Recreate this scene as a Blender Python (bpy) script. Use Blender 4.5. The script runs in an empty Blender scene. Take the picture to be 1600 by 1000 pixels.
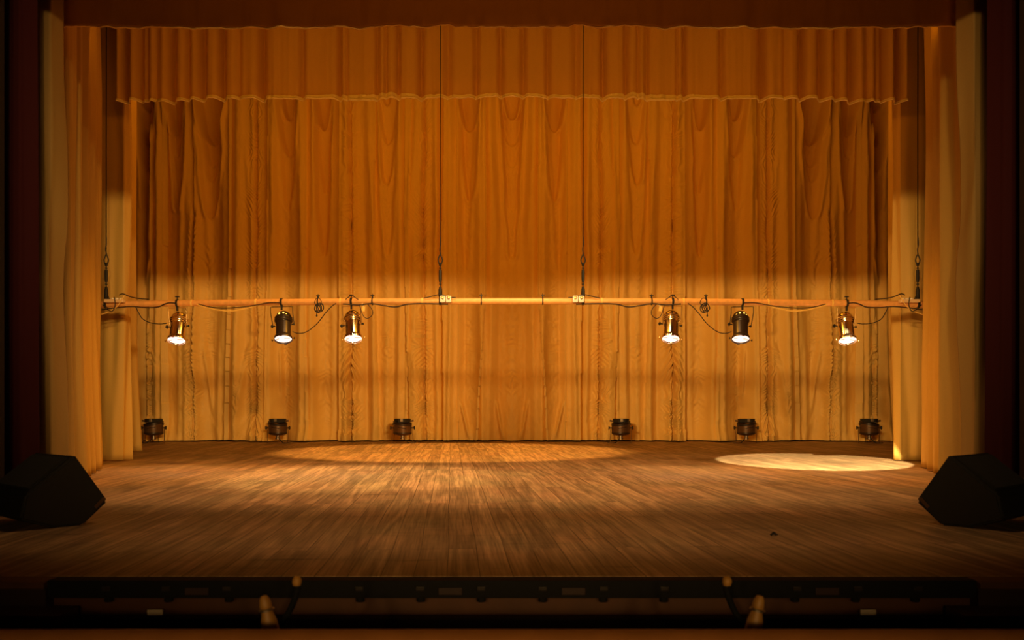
import bpy, math, random
import numpy as np
from mathutils import Vector, Matrix

sc = bpy.context.scene
R = math.radians
F, HZ, CX, CAMZ = 1400.0, 630.0, 800.0, 0.6        # focal length and horizon of the photograph, eye height over the stage

# ------------------------------------------------------------------ camera, world, lights, exposure
cam_d = bpy.data.cameras.new('camera'); cam = bpy.data.objects.new('camera', cam_d)
sc.collection.objects.link(cam); sc.camera = cam
cam.location = (0, 0, CAMZ); cam.rotation_euler = (R(90), 0, 0)
cam_d.sensor_width = 36; cam_d.lens = 36 * F / 1600; cam_d.shift_y = (HZ - 500) / 1600
cam_d.clip_start = 0.05; cam_d.clip_end = 100
cam_d.dof.use_dof = True; cam_d.dof.focus_distance = 11.0; cam_d.dof.aperture_fstop = 4.5

w = bpy.data.worlds.new('world'); sc.world = w; w.use_nodes = True
w.node_tree.nodes['Background'].inputs[0].default_value = (0.9, 0.42, 0.2, 1)
w.node_tree.nodes['Background'].inputs[1].default_value = 0.0016

sc.view_settings.view_transform = 'Standard'; sc.view_settings.look = 'None'
sc.view_settings.exposure = 0.0; sc.view_settings.gamma = 1.0

def lamp(kind, name, loc, target, power, color, **kw):
    d = bpy.data.lights.new(name, kind); o = bpy.data.objects.new(name, d)
    sc.collection.objects.link(o); o.location = loc
    o.rotation_euler = (Vector(target) - Vector(loc)).to_track_quat('-Z', 'Y').to_euler()
    d.energy = power; d.color = color
    for k, v in kw.items(): setattr(d, k, v)
    return o

AMBER = (1.0, 0.37, 0.012); PALE = (1.0, 0.62, 0.22)
# front-of-house profile spots, cut by the header of the proscenium
for s in (-1, 1):
    for lx_, ly_, pw_, sz_ in ((5.6, -12, 1750, 0.30), (4.2, -11, 1650, 0.28), (3.9, -6, 1150, 0.19), (6.6, -17, 2500, 0.39), (5.2, -19, 2900, 0.42), (4.8, -8.5, 1450, .24)):
        lamp('SPOT', 'balcony_spot', (lx_ * s, ly_, CAMZ + 2.67 - .055 * ly_), (-3.45 * s, 14, 0.95), pw_, PALE,
             spot_size=2 * math.atan(3.9 / math.hypot(14 - ly_, lx_ + 3.45)), spot_blend=0.7, shadow_soft_size=sz_)
# weak amber fill added behind the camera to brighten the front valance
lamp('AREA', 'valance_fill', (0, -0.8, 1.3), (0, 5.6, 3.9), 4.6, (1.0, 0.25, 0.012), shape='RECTANGLE', size=4.0, size_y=0.3, spread=R(50))
# border light strips hanging out of sight behind the two valances
lamp('AREA', 'border_light_front', (0, 7.45, 3.84), (0, 9.4, 3.85), 12.5, AMBER, shape='RECTANGLE', size=7.0, size_y=0.15)
lamp('AREA', 'border_light_rear', (0, 10.6, 5.7), (0, 14, 1.6), 92, AMBER, shape='RECTANGLE', size=8.0, size_y=0.4)
for s in (-1, 1):     # spots lighting the legs from mid-stage
    lamp('SPOT', 'border_spot', (-0.6 * s, 8.0, 4.3), (3.9 * s, 7.9, -0.5), 720, (1.0, 0.42, 0.04),
         spot_size=R(40), spot_blend=1.0, shadow_soft_size=0.2)
# downlights making the pools on the boards
lamp('SPOT', 'overhead_spot_amber', (-0.72, 10.6, 6.6), (-0.72, 11.2, 0), 2900, (1.0, 0.50, 0.10),
     spot_size=2 * math.atan(2.35 / 6.6), spot_blend=0.28, shadow_soft_size=0.05)
lamp('SPOT', 'overhead_spot_pale', (2.6, 5.85, 3.15), (3.06, 9.05, 0), 3400, (1.0, 0.86, 0.50),
     spot_size=R(23.4), spot_blend=0.04, shadow_soft_size=0.02)
lamp('SPOT', 'overhead_spot_soft', (-1.2, 6.4, 5.2), (-1.2, 7.3, 0), 960, (1.0, 0.72, 0.30),
     spot_size=2 * math.atan(1.5 / 5.2), spot_blend=0.6, shadow_soft_size=0.1)
lamp('SPOT', 'overhead_wash', (0, 6.1, 5.6), (0, 6.8, 0), 1180, (1.0, 0.60, 0.26),
     spot_size=R(84), spot_blend=1.0, shadow_soft_size=0.4)

# ------------------------------------------------------------------ node helpers
def new_mat(name):
    m = bpy.data.materials.new(name); m.use_nodes = True
    nt = m.node_tree; b = nt.nodes['Principled BSDF']
    return m, nt, b
def N(nt, t, **kw):
    n = nt.nodes.new(t)
    for k, v in kw.items():
        if k.startswith('i_'): n.inputs[k[2:].replace('_', ' ')].default_value = v
        else: setattr(n, k, v)
    return n
def simple(name, col, rough=0.5, metal=0.0, bump=0.0, scale=60, var=0.15, spec=0.5):
    m, nt, b = new_mat(name); L = nt.links
    tc = N(nt, 'ShaderNodeTexCoord'); no = N(nt, 'ShaderNodeTexNoise', i_Scale=scale, i_Detail=3.0)
    L.new(tc.outputs['Object'], no.inputs['Vector'])
    mr = N(nt, 'ShaderNodeMapRange', i_To_Min=1 - var, i_To_Max=1 + var); L.new(no.outputs[0], mr.inputs[0])
    hs = N(nt, 'ShaderNodeHueSaturation'); hs.inputs['Color'].default_value = (*col, 1)
    L.new(mr.outputs[0], hs.inputs['Value']); L.new(hs.outputs[0], b.inputs['Base Color'])
    b.inputs['Roughness'].default_value = rough; b.inputs['Metallic'].default_value = metal
    b.inputs['Specular IOR Level'].default_value = spec
    if bump:
        bp = N(nt, 'ShaderNodeBump', i_Strength=bump, i_Distance=0.002)
        L.new(no.outputs[0], bp.inputs['Height']); L.new(bp.outputs[0], b.inputs['Normal'])
    return m
def fabric(name, col, rough=0.6, sheen=0.25, bump=0.25, vscale=1.0):
    m, nt, b = new_mat(name); L = nt.links
    tc = N(nt, 'ShaderNodeTexCoord')
    mp = N(nt, 'ShaderNodeMapping'); mp.inputs['Scale'].default_value = (26 * vscale, 26 * vscale, 3.0)
    L.new(tc.outputs['Object'], mp.inputs[0])
    no = N(nt, 'ShaderNodeTexNoise', i_Scale=1.0, i_Detail=4.0, i_Roughness=0.6); L.new(mp.outputs[0], no.inputs['Vector'])
    n2 = N(nt, 'ShaderNodeTexNoise', i_Scale=160.0, i_Detail=2.0); L.new(tc.outputs['Object'], n2.inputs['Vector'])
    mr = N(nt, 'ShaderNodeMapRange', i_To_Min=0.9, i_To_Max=1.1); L.new(n2.outputs[0], mr.inputs[0])
    hs = N(nt, 'ShaderNodeHueSaturation'); hs.inputs['Color'].default_value = (*col, 1)
    L.new(mr.outputs[0], hs.inputs['Value']); L.new(hs.outputs[0], b.inputs['Base Color'])
    b.inputs['Roughness'].default_value = rough
    b.inputs['Specular IOR Level'].default_value = 0.35
    b.inputs['Sheen Weight'].default_value = sheen; b.inputs['Sheen Roughness'].default_value = 0.5
    b.inputs['Sheen Tint'].default_value = (*col, 1)
    bp = N(nt, 'ShaderNodeBump', i_Strength=bump, i_Distance=0.012)
    L.new(no.outputs[0], bp.inputs['Height']); L.new(bp.outputs[0], b.inputs['Normal'])
    return m

M = {}
M['gold'] = fabric('gold_satin', (0.80, 0.50, 0.13))
M['lit_gold_hem'] = fabric('lit_gold_hem', (0.95, 0.80, 0.40), rough=0.5)  # paler colour stands in for the band of light along the hem
M['valance'] = fabric('valance_cloth', (0.72, 0.43, 0.11), sheen=0.2)
M['leg_shaded'] = fabric('leg_cloth_shaded', (0.38, 0.22, 0.06), rough=0.7, bump=0.1)  # leg cloth with the nearest drape's shade put into its colour
M['leg_half_shaded'] = fabric('leg_cloth_half_shaded', (0.52, 0.31, 0.07), rough=0.65, bump=0.1)  # same leg cloth, partly darkened to paint in the second drape's shade
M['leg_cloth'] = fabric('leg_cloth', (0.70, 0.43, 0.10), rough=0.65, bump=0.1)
M['red'] = fabric('dark_red_velvet', (0.045, 0.002, 0.004), rough=0.9, sheen=0.1)
M['black'] = simple('black_paint', (0.02, 0.018, 0.016), 0.55, spec=0.35)
M['matte_black'] = simple('matte_black', (0.012, 0.011, 0.010), 0.8, spec=0.2)
M['black_metal'] = simple('black_enamel', (0.035, 0.022, 0.014), 0.38, 0.3)
M['brown_metal'] = simple('brown_enamel', (0.13, 0.065, 0.025), 0.38, 0.35, scale=15)
M['chrome'] = simple('polished_aluminium', (0.85, 0.72, 0.52), 0.16, 1.0, scale=8, var=0.06)
M['steel'] = simple('dull_steel', (0.35, 0.28, 0.2), 0.4, 0.9)
M['pipe'] = simple('pipe_paint', (0.88, 0.44, 0.13), 0.38, 0.1, bump=0.3, scale=25, var=0.25)
M['rubber'] = simple('cable_rubber', (0.018, 0.013, 0.011), 0.6)
M['tan_cable'] = simple('tan_cable', (0.95, 0.62, 0.15), 0.5)
M['strip'] = simple('cream_plastic', (0.85, 0.62, 0.35), 0.4, var=0.04)
M['porcelain'] = simple('white_porcelain', (0.9, 0.82, 0.7), 0.25, var=0.03)
M['brass'] = simple('brass', (0.75, 0.5, 0.2), 0.3, 0.9)
M['grille'] = simple('grille_cloth', (0.016, 0.014, 0.012), 0.9, bump=0.6, scale=300)
M['wood_rail'] = simple('varnished_rail', (0.52, 0.19, 0.04), 0.45, scale=12, var=0.3)
M['fascia'] = simple('fascia_wood', (0.11, 0.035, 0.008), 0.6, scale=9, var=0.35)
M['dark_wood'] = simple('dark_wood', (0.035, 0.010, 0.005), 0.6, scale=9, var=0.35)
M['amber_wood'] = simple('amber_wood', (0.55, 0.26, 0.05), 0.4, scale=14)
M['paper'] = simple('paper', (0.8, 0.62, 0.45), 0.7, var=0.05)
M['wall'] = simple('dark_wall', (0.02, 0.012, 0.009), 0.9)
M['house_floor'] = simple('house_carpet', (0.04, 0.01, 0.008), 0.95)
M['scrap'] = simple('scrap', (0.015, 0.01, 0.01), 0.8)

def emis(name, col, s):
    m, nt, b = new_mat(name)
    tc = N(nt, 'ShaderNodeTexCoord'); no = N(nt, 'ShaderNodeTexNoise', i_Scale=30.0)
    nt.links.new(tc.outputs['Object'], no.inputs['Vector'])
    b.inputs['Base Color'].default_value = (0.9, 0.85, 0.8, 1); b.inputs['Roughness'].default_value = 0.2
    b.inputs['Emission Color'].default_value = (*col, 1); b.inputs['Emission Strength'].default_value = s
    mr = N(nt, 'ShaderNodeMapRange', i_To_Min=s * 0.85, i_To_Max=s * 1.15)
    nt.links.new(no.outputs[0], mr.inputs[0]); nt.links.new(mr.outputs[0], b.inputs['Emission Strength'])
    return m
M['lens'] = emis('lit_lens', (1.0, 0.66, 0.56), 1.75)
M['filament'] = emis('lamp_glow', (1.0, 0.5, 0.05), 3.0)

def floor_mat():
    m, nt, b = new_mat('stage_boards'); L = nt.links
    tc = N(nt, 'ShaderNodeTexCoord')
    rot = N(nt, 'ShaderNodeMapping'); rot.inputs['Rotation'].default_value = (0, 0, R(90 - 3.9))
    L.new(tc.outputs['Object'], rot.inputs[0])                       # now X runs along the boards
    br = N(nt, 'ShaderNodeTexBrick', i_Scale=1.0, i_Mortar_Size=0.0022, i_Mortar_Smooth=0.2, i_Brick_Width=2.7, i_Row_Height=0.115)
    br.offset = 0.37; br.offset_frequency = 3
    br.inputs['Color1'].default_value = (0, 0, 0, 1); br.inputs['Color2'].default_value = (1, 1, 1, 1); br.inputs['Mortar'].default_value = (0.5, 0.5, 0.5, 1)
    br.inputs['Bias'].default_value = 0.0
    wob = N(nt, 'ShaderNodeTexNoise', i_Scale=0.9, i_Detail=1.0); L.new(rot.outputs[0], wob.inputs['Vector'])
    wm = N(nt, 'ShaderNodeVectorMath', operation='MULTIPLY_ADD'); wm.inputs[1].default_value = (0.0, 0.02, 0)
    L.new(wob.outputs['Color'], wm.inputs[0]); L.new(rot.outputs[0], wm.inputs[2])
    L.new(wm.outputs[0], br.inputs['Vector'])
    # grain: stretched coordinates, shifted per board
    add = N(nt, 'ShaderNodeVectorMath', operation='MULTIPLY_ADD'); add.inputs[1].default_value = (13.0, 7.0, 5.0)
    L.new(br.outputs['Color'], add.inputs[0]); L.new(rot.outputs[0], add.inputs[2])
    s1 = N(nt, 'ShaderNodeMapping'); s1.inputs['Scale'].default_value = (0.30, 5.0, 1); L.new(add.outputs[0], s1.inputs[0])
    n1 = N(nt, 'ShaderNodeTexNoise', i_Scale=1.6, i_Detail=1.5, i_Roughness=0.4, i_Distortion=0.25); L.new(s1.outputs[0], n1.inputs['Vector'])
    ring = N(nt, 'ShaderNodeMath', operation='MULTIPLY'); ring.inputs[1].default_value = 30.0; L.new(n1.outputs[0], ring.inputs[0])
    sn = N(nt, 'ShaderNodeMath', operation='SINE'); L.new(ring.outputs[0], sn.inputs[0])
    s2 = N(nt, 'ShaderNodeMapping'); s2.inputs['Scale'].default_value = (3, 120, 1); L.new(add.outputs[0], s2.inputs[0])
    n2 = N(nt, 'ShaderNodeTexNoise', i_Scale=1.0, i_Detail=4.0); L.new(s2.outputs[0], n2.inputs['Vector'])
    s3 = N(nt, 'ShaderNodeMapping'); s3.inputs['Scale'].default_value = (1.6, 2.2, 1); L.new(rot.outputs[0], s3.inputs[0])
    n3 = N(nt, 'ShaderNodeTexNoise', i_Scale=1.1, i_Detail=5.0, i_Roughness=0.65); L.new(s3.outputs[0], n3.inputs['Vector'])
    # scratches / scuffs across the stage
    s4 = N(nt, 'ShaderNodeMapping'); s4.inputs['Scale'].default_value = (9, 1.5, 1); s4.inputs['Rotation'].default_value = (0, 0, R(12)); L.new(rot.outputs[0], s4.inputs[0])
    n4 = N(nt, 'ShaderNodeTexNoise', i_Scale=1.3, i_Detail=6.0, i_Roughness=0.7); L.new(s4.outputs[0], n4.inputs['Vector'])
    r4 = N(nt, 'ShaderNodeMapRange', i_From_Min=0.56, i_From_Max=0.72, i_To_Min=1.04, i_To_Max=0.50); L.new(n4.outputs[0], r4.inputs[0])
    def mr(src, a, c, lo=0.0, hi=1.0):
        n = N(nt, 'ShaderNodeMapRange', i_From_Min=lo, i_From_Max=hi, i_To_Min=a, i_To_Max=c); L.new(src, n.inputs[0]); return n.outputs[0]
    def mul(a, c):
        n = N(nt, 'ShaderNodeMath', operation='MULTIPLY'); L.new(a, n.inputs[0]); L.new(c, n.inputs[1]); return n.outputs[0]
    v = mul(mr(sn.outputs[0], 0.76, 1.20, -1, 1), mr(n2.outputs[0], 0.66, 1.34, 0.3, 0.7))
    v = mul(v, mr(br.outputs['Color'], 0.82, 1.20)); v = mul(v, mr(n3.outputs[0], 0.78, 1.24, 0.3, 0.7)); v = mul(v, r4.outputs[0])
    seam = mul(br.outputs['Fac'], mr(n3.outputs[0], 0.5, 1.0, 0.42, 0.56)); v = mul(v, mr(seam, 1.0, 0.15))
    hue = N(nt, 'ShaderNodeMixRGB'); hue.inputs[1].default_value = (0.30, 0.165, 0.085, 1); hue.inputs[2].default_value = (0.33, 0.21, 0.10, 1)
    L.new(mr(n3.outputs[0], 1, 0, 0.35, 0.65), hue.inputs[0])
    hs = N(nt, 'ShaderNodeHueSaturation'); L.new(hue.outputs[0], hs.inputs['Color']); L.new(v, hs.inputs['Value'])
    L.new(hs.outputs[0], b.inputs['Base Color'])
    L.new(mr(n3.outputs[0], 0.62, 0.46, 0.3, 0.7), b.inputs['Roughness'])
    b.inputs['Specular IOR Level'].default_value = 0.22
    hsum = N(nt, 'ShaderNodeMath', operation='MULTIPLY_ADD'); hsum.inputs[1].default_value = -3.0
    L.new(br.outputs['Fac'], hsum.inputs[0]); L.new(n2.outputs[0], hsum.inputs[2])
    bp = N(nt, 'ShaderNodeBump', i_Strength=0.25, i_Distance=0.002); L.new(hsum.outputs[0], bp.inputs['Height'])
    L.new(bp.outputs[0], b.inputs['Normal'])
    return m
M['floor'] = floor_mat()

# ------------------------------------------------------------------ mesh helpers
def RX(x=0, y=0, z=0): return Matrix.Translation((x, y, z)) @ Matrix.Rotation(R(90), 4, 'Y')
class G:
    def ring(s, x, y, z, w_, r0, r1, seg=20):
        return s.lathe([(r0, -w_), (r1, -w_), (r1, w_), (r0, w_), (r0, -w_)], seg, RX(x, y, z))
    def __init__(s): s.v = []; s.f = []
    def add(s, v, f):
        n = len(s.v); s.v += [tuple(p) for p in v]; s.f += [tuple(i + n for i in q) for q in f]; return s
    def box(s, x0, y0, z0, x1, y1, z1, bev=0.0, mat=None):
        import bmesh
        bm = bmesh.new(); bmesh.ops.create_cube(bm, size=1)
        bmesh.ops.scale(bm, vec=(abs(x1 - x0), abs(y1 - y0), abs(z1 - z0)), verts=bm.verts)
        if bev: bmesh.ops.bevel(bm, geom=bm.edges[:], offset=bev, segments=2, affect='EDGES', profile=0.6)
        bmesh.ops.translate(bm, vec=((x0 + x1) / 2, (y0 + y1) / 2, (z0 + z1) / 2), verts=bm.verts)
        if mat is not None: bm.transform(mat)
        bm.verts.index_update()
        s.add([v.co[:] for v in bm.verts], [[v.index for v in f.verts] for f in bm.faces]); bm.free(); return s
    def lathe(s, prof, seg=24, mat=None):          # prof = [(r, z)...] round local Z
        v = []; f = []
        for r, z in prof:
            for k in range(seg):
                a = 2 * math.pi * k / seg; v.append(Vector((r * math.cos(a), r * math.sin(a), z)))
        for i in range(len(prof) - 1):
            for k in range(seg):
                k2 = (k + 1) % seg; f.append((i * seg + k, i * seg + k2, (i + 1) * seg + k2, (i + 1) * seg + k))
        if mat is not None: v = [mat @ p for p in v]
        return s.add(v, f)
    def tube(s, pts, r, seg=8, smooth=True, sub=6):
        P = [Vector(p) for p in pts]
        if smooth and len(P) > 2:
            Q = []
            for i in range(len(P) - 1):
                p0 = P[max(i - 1, 0)]; p1 = P[i]; p2 = P[i + 1]; p3 = P[min(i + 2, len(P) - 1)]
                for k in range(sub):
                    t = k / sub
                    Q.append(0.5 * ((2 * p1) + (p2 - p0) * t + (2 * p0 - 5 * p1 + 4 * p2 - p3) * t * t + (3 * p1 - p0 - 3 * p2 + p3) * t ** 3))
            Q.append(P[-1]); P = Q
        v = []; f = []; ref = None
        for i, p in enumerate(P):
            d = (P[min(i + 1, len(P) - 1)] - P[max(i - 1, 0)]).normalized()
            if ref is None: ref = Vector((0, 0, 1)) if abs(d.z) < 0.9 else Vector((1, 0, 0))
            a = d.cross(ref).normalized(); b_ = a.cross(d).normalized(); ref = b_
            for k in range(seg):
                t = 2 * math.pi * k / seg; v.append(p + a * (r * math.cos(t)) + b_ * (r * math.sin(t)))
        for i in range(len(P) - 1):
            for k in range(seg):
                k2 = (k + 1) % seg; f.append((i * seg + k, i * seg + k2, (i + 1) * seg + k2, (i + 1) * seg + k))
        f.append(tuple(range(seg - 1, -1, -1))); f.append(tuple((len(P) - 1) * seg + k for k in range(seg)))
        return s.add(v, f)
    def build(s, name, mat, parent=None, smooth=False, loc=None):
        me = bpy.data.meshes.new(name); me.from_pydata(s.v, [], s.f); me.update()
        import bmesh
        bm = bmesh.new(); bm.from_mesh(me); bmesh.ops.recalc_face_normals(bm, faces=bm.faces); bm.to_mesh(me); bm.free()
        if smooth:
            for p in me.polygons: p.use_smooth = True
            me.set_sharp_from_angle(angle=R(40))
        me.materials.append(mat)
        o = bpy.data.objects.new(name, me); sc.collection.objects.link(o)
        if parent: o.parent = parent
        if loc is not None: o.location = loc
        return o

def tag(o, label=None, cat=None, group=None, kind=None):
    if label: o['label'] = label
    if cat: o['category'] = cat
    if group: o['group'] = group
    if kind: o['kind'] = kind
    return o
def empty(name, loc, label, cat, group=None, rot=(0, 0, 0)):
    o = bpy.data.objects.new(name, None); sc.collection.objects.link(o); o.location = loc; o.rotation_euler = rot
    o.empty_display_size = 0.1
    return tag(o, label, cat, group)
def copy_tree(o, parent=None):
    c = o.copy(); sc.collection.objects.link(c)
    if parent: c.parent = parent
    for ch in [x for x in sc.objects if x.parent == o]: copy_tree(ch, c)
    return c
def W(px, py, d): return Vector(((px - CX) / F * d, d, CAMZ + (HZ - py) / F * d))
def struct(o): o['kind'] = 'structure'; return o

def grid_mesh(name, P, mat, parent=None, cyc=False, thick=0.0):
    """P: (rows, cols, 3) numpy array -> one smooth mesh"""
    r, c, _ = P.shape
    v = P.reshape(-1, 3).astype(np.float32)
    i = np.arange(r * c).reshape(r, c)
    f = np.stack([i[:-1, :-1], i[:-1, 1:], i[1:, 1:], i[1:, :-1]], -1).reshape(-1, 4)
    me = bpy.data.meshes.new(name)
    me.vertices.add(len(v)); me.vertices.foreach_set('co', v.ravel())
    me.loops.add(f.size); me.loops.foreach_set('vertex_index', f.ravel().astype(np.int32))
    me.polygons.add(len(f)); me.polygons.foreach_set('loop_start', np.arange(0, f.size, 4, dtype=np.int32))
    me.polygons.foreach_set('use_smooth', np.ones(len(f), dtype=bool))
    me.update(calc_edges=True); me.validate()
    me.materials.append(mat)
    o = bpy.data.objects.new(name, me); sc.collection.objects.link(o)
    if parent: o.parent = parent
    if thick:
        s = o.modifiers.new('thickness', 'SOLIDIFY'); s.thickness = thick; s.offset = 0
    return o

rng = np.random.RandomState(7)
def n1d(x, scale, seed):
    """smooth 1-D value noise in -1..1"""
    r = np.random.RandomState(seed).uniform(-1, 1, 4096)
    t = x / scale + 1000; i = np.floor(t).astype(int); u = t - i; u = u * u * (3 - 2 * u)
    return r[i % 4096] * (1 - u) + r[(i + 1) % 4096] * u
def n2d(x, y, sx, sy, seed):
    r = np.random.RandomState(seed).uniform(-1, 1, (256, 256))
    a = x / sx + 100; b = y / sy + 100
    i = np.floor(a).astype(int); j = np.floor(b).astype(int); u = a - i; v = b - j
    u = u * u * (3 - 2 * u); v = v * v * (3 - 2 * v)
    g = lambda p, q: r[p % 256, q % 256]
    return (g(i, j) * (1 - u) + g(i + 1, j) * u) * (1 - v) + (g(i, j + 1) * (1 - u) + g(i + 1, j + 1) * u) * v
def sst(x): x = np.clip(x, 0, 1); return x * x * (3 - 2 * x)

# ------------------------------------------------------------------ the setting
g = G().box(-8.5, 3.11, -0.06, 8.5, 15.2, 0.0); struct(g.build('floor', M['floor']))
g = G().box(-9, 15.2, -0.1, 9, 15.4, 7.2); struct(g.build('wall_back', M['wall']))
for s, nm in ((-1, 'wall_left'), (1, 'wall_right')):
    g = G().box(min(8.5 * s, 8.7 * s), 4.75, -1.2, max(8.5 * s, 8.7 * s), 15.3, 7.2); struct(g.build(nm, M['wall']))
    x0, x1 = sorted((2.72 * s, 8.7 * s))
    g = G().box(x0, 4.62, 0.0, x1, 4.8, 7.2); struct(g.build('wall_proscenium_' + ('left' if s < 0 else 'right'), M['wall']))
g = G().box(-3.4, 4.62, CAMZ + 2.67 - .055 * 4.7, 3.4, 4.8, 7.2); struct(g.build('wall_proscenium_top', M['wall']))
g = G().box(-8.7, 4.62, 7.0, 8.7, 15.4, 7.2); struct(g.build('ceiling', M['wall']))
g = G().box(-12, -3, -1.1, 12, 3.2, -1.0); struct(g.build('floor_house', M['house_floor']))

# ------------------------------------------------------------------ back curtain
def back_curtain():
    cols, rows = 1320, 500
    X = np.linspace(-6.9, 6.9, cols)[None, :] * np.ones((rows, 1))
    Z = np.linspace(0.012, 5.75, rows)[:, None] * np.ones((1, cols))
    p = CX - np.abs(X) * 100.0                        # photo column of the left half, 1 cm = 1 unit
    q = HZ - (Z - CAMZ) * 100.0                       # photo row
    t = (q - 155) / 535.0                             # 0 at the top of the visible cloth, 1 at the hem
    pw = p + 2.0 * n2d(p, q, 60, 170, 3) * sst(1 - np.abs(t - 0.5))
    D = np.zeros_like(X)
    # broad soft billows
    D += 0.035 * n2d(pw, q, 34, 700, 11) + 0.018 * n2d(pw, q, 13, 380, 12) + 0.006 * n2d(pw, q, 5.5, 260, 13)
    def line(a, b, c):                                # position of a fold line top / middle / bottom
        return np.where(t < .5, a + (b - a) * sst(t / .5), b + (c - b) * sst((t - .5) / .5))
    def lip(a, b, c, s, amp, wd):                     # overlapping edge; s=+1: the cloth left of it lies in front
        u = (pw - line(a, b, c)) * s
        D_ = amp * np.where(u < 0, np.exp(np.minimum(u, 0) / wd), 0.0) * (u < 0)
        return D_ - 0.5 * amp * np.exp(-np.maximum(u, 0) / (wd * .35)) * (u >= 0)
    def ridge(a, b, c, amp, wd):
        u = pw - line(a, b, c); return amp * np.exp(-(u / wd) ** 2)
    for a in [(257, 258, 259, 1, .075, 16), (361, 361, 352, 1, .05, 14), (419, 418, 417, -1, .07, 16), (530, 529, 530, -1, .075, 16),
              (478, 478, 482, 1, .035, 10), (586, 585, 591, 1, .03, 12), (633, 634, 640, -1, .03, 10), (642, 641, 634, 1, .025, 8),
              (694, 692, 694, -1, .07, 18), (759, 760, 747, 1, .05, 14), (302, 303, 300, -1, .03, 10), (238, 240, 236, 1, .04, 12),
              (714, 716, 718, -1, .02, 8)]:
        D += lip(*a)
    for a in [(248, 249, 247, .045, 6), (280, 282, 278, .03, 8), (290, 292, 290, .03, 5), (345, 350, 338, .035, 7), (372, 372, 370, .035, 8),
              (411, 412, 411, .03, 5), (428, 427, 426, .03, 6), (470, 472, 470, .04, 6), (488, 487, 490, .03, 6), (540, 537, 540, .03, 5),
              (576, 580, 584, .035, 7), (598, 602, 604, .03, 8), (625, 626, 620, .03, 6), (652, 650, 650, .025, 6), (681, 683, 684, .03, 6),
              (703, 704, 702, .04, 6), (725, 728, 728, -.03, 9), (748, 750, 756, .03, 6), (768, 769, 766, .03, 6), (785, 782, 780, -.02, 8),
              (212, 214, 210, .03, 7), (225, 228, 226, -.03, 6), (505, 505, 508, -.025, 12), (445, 445, 448, -.025, 10), (320, 322, 322, -.02, 12)]:
        D += ridge(*a)
    # swags: drooping pockets near the top, sagging between the gather lines
    for (xc, yb, hw, amp) in [(226, 171, 17, .06), (227, 228, 17, .05), (226, 268, 16, .04), (226, 330, 14, .03),
                              (272, 210, 17, .06), (273, 245, 15, .035), (275, 332, 15, .05),
                              (327, 222, 26, .085), (326, 258, 22, .035), (326, 282, 20, .03), (327, 342, 24, .05),
                              (449, 186, 13, .08), (450, 245, 18, .05), (449, 330, 15, .03),
                              (503, 200, 13, .08), (504, 400, 15, .04), (505, 300, 14, .025),
                              (605, 164, 10, .05), (606, 225, 17, .035), (606, 290, 18, .04), (608, 400, 16, .025),
                              (733, 205, 20, .07), (735, 315, 17, .05), (728, 420, 14, .02),
                              (800, 181, 15, .09), (800, 224, 22, .045), (800, 260, 20, .03), (800, 405, 17, .04), (800, 330, 19, .03)]:
        h = (yb - q) / np.maximum(yb - 120.0, 30)
        half = hw * np.clip(h, 0, 2) ** 0.42
        sd = (half - np.abs(pw - xc - 1.5 * n1d(q, 40, int(xc))))           # >0 inside the pocket
        fade = sst((yb + 3 - q) / 10.0) * sst(1.25 - (yb - q) / (yb - 100.0))
        D -= amp * sst(sd / 5.0 + 0.3) * fade
        D += 0.35 * amp * np.exp(-((sd + 3.0) / 3.0) ** 2) * sst((yb + 6 - q) / 8) * fade   # rolled lower lip
    # gather lines: crimped cloth, the crimps sag near the top and spread like fir branches near the hem
    for (xc, spread, amp, qa, qb, period, side) in [(236, 12, .020, 500, 690, 10, 0), (302, 14, .016, 330, 690, 9, 0), (400, 16, .030, 150, 690, 8.5, 0),
                                  (548, 16, .030, 150, 690, 10.5, 0), (663, 15, .028, 150, 690, 8.5, 0), (448, 12, .006, 380, 640, 14, 0),
                                  (505, 14, .006, 420, 660, 16, 0), (800, 16, .006, 230, 620, 19, 0), (735, 15, .005, 300, 610, 17, 0),
                                  (326, 14, .010, 380, 560, 15, 0), (606, 13, .006, 200, 600, 18, 0), (372, 10, .006, 560, 690, 10, 0)]:
        xx = xc + 1.2 * n1d(q, 30, int(xc) + 5)
        dx = pw - xx; ad = np.abs(dx)
        slope = np.interp(q, [150, 330, 470, 560, 700], [2.6, 2.2, 1.6, -1.4, -2.2])
        if xc in (548,): slope = np.interp(q, [150, 350, 440, 520, 700], [1.5, 1.2, .6, -1.8, -2.4])
        ph = (q + slope * ad * (1 - 0.012 * ad)) / (period * (1 + 0.12 * n1d(q, 26, int(xc) + 9)))
        wv = np.sin(2 * math.pi * ph + 1.2 * n2d(p, q, 9, 12, int(xc) + 2) + 1.1 * np.sign(dx))
        env = np.exp(-(ad / (spread * .62)) ** 1.7) * sst((q - qa + 12) / 24) * sst((qb + 12 - q) / 20)
        var = 0.62 + 0.5 * n2d(p, q, 12, 22, int(xc) + 7)
        D += 0.55 * amp * wv * env * var * (1 + 0.7 * sst((q - 470) / 80))
        D -= 0.03 * np.exp(-(ad / 1.6) ** 2) * sst((q - qa + 12) / 24) * (amp > .015)
        D += 0.02 * np.exp(-((ad - 5.0) / 3.5) ** 2) * sst((q - qa + 12) / 24) * (amp > .015)
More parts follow.
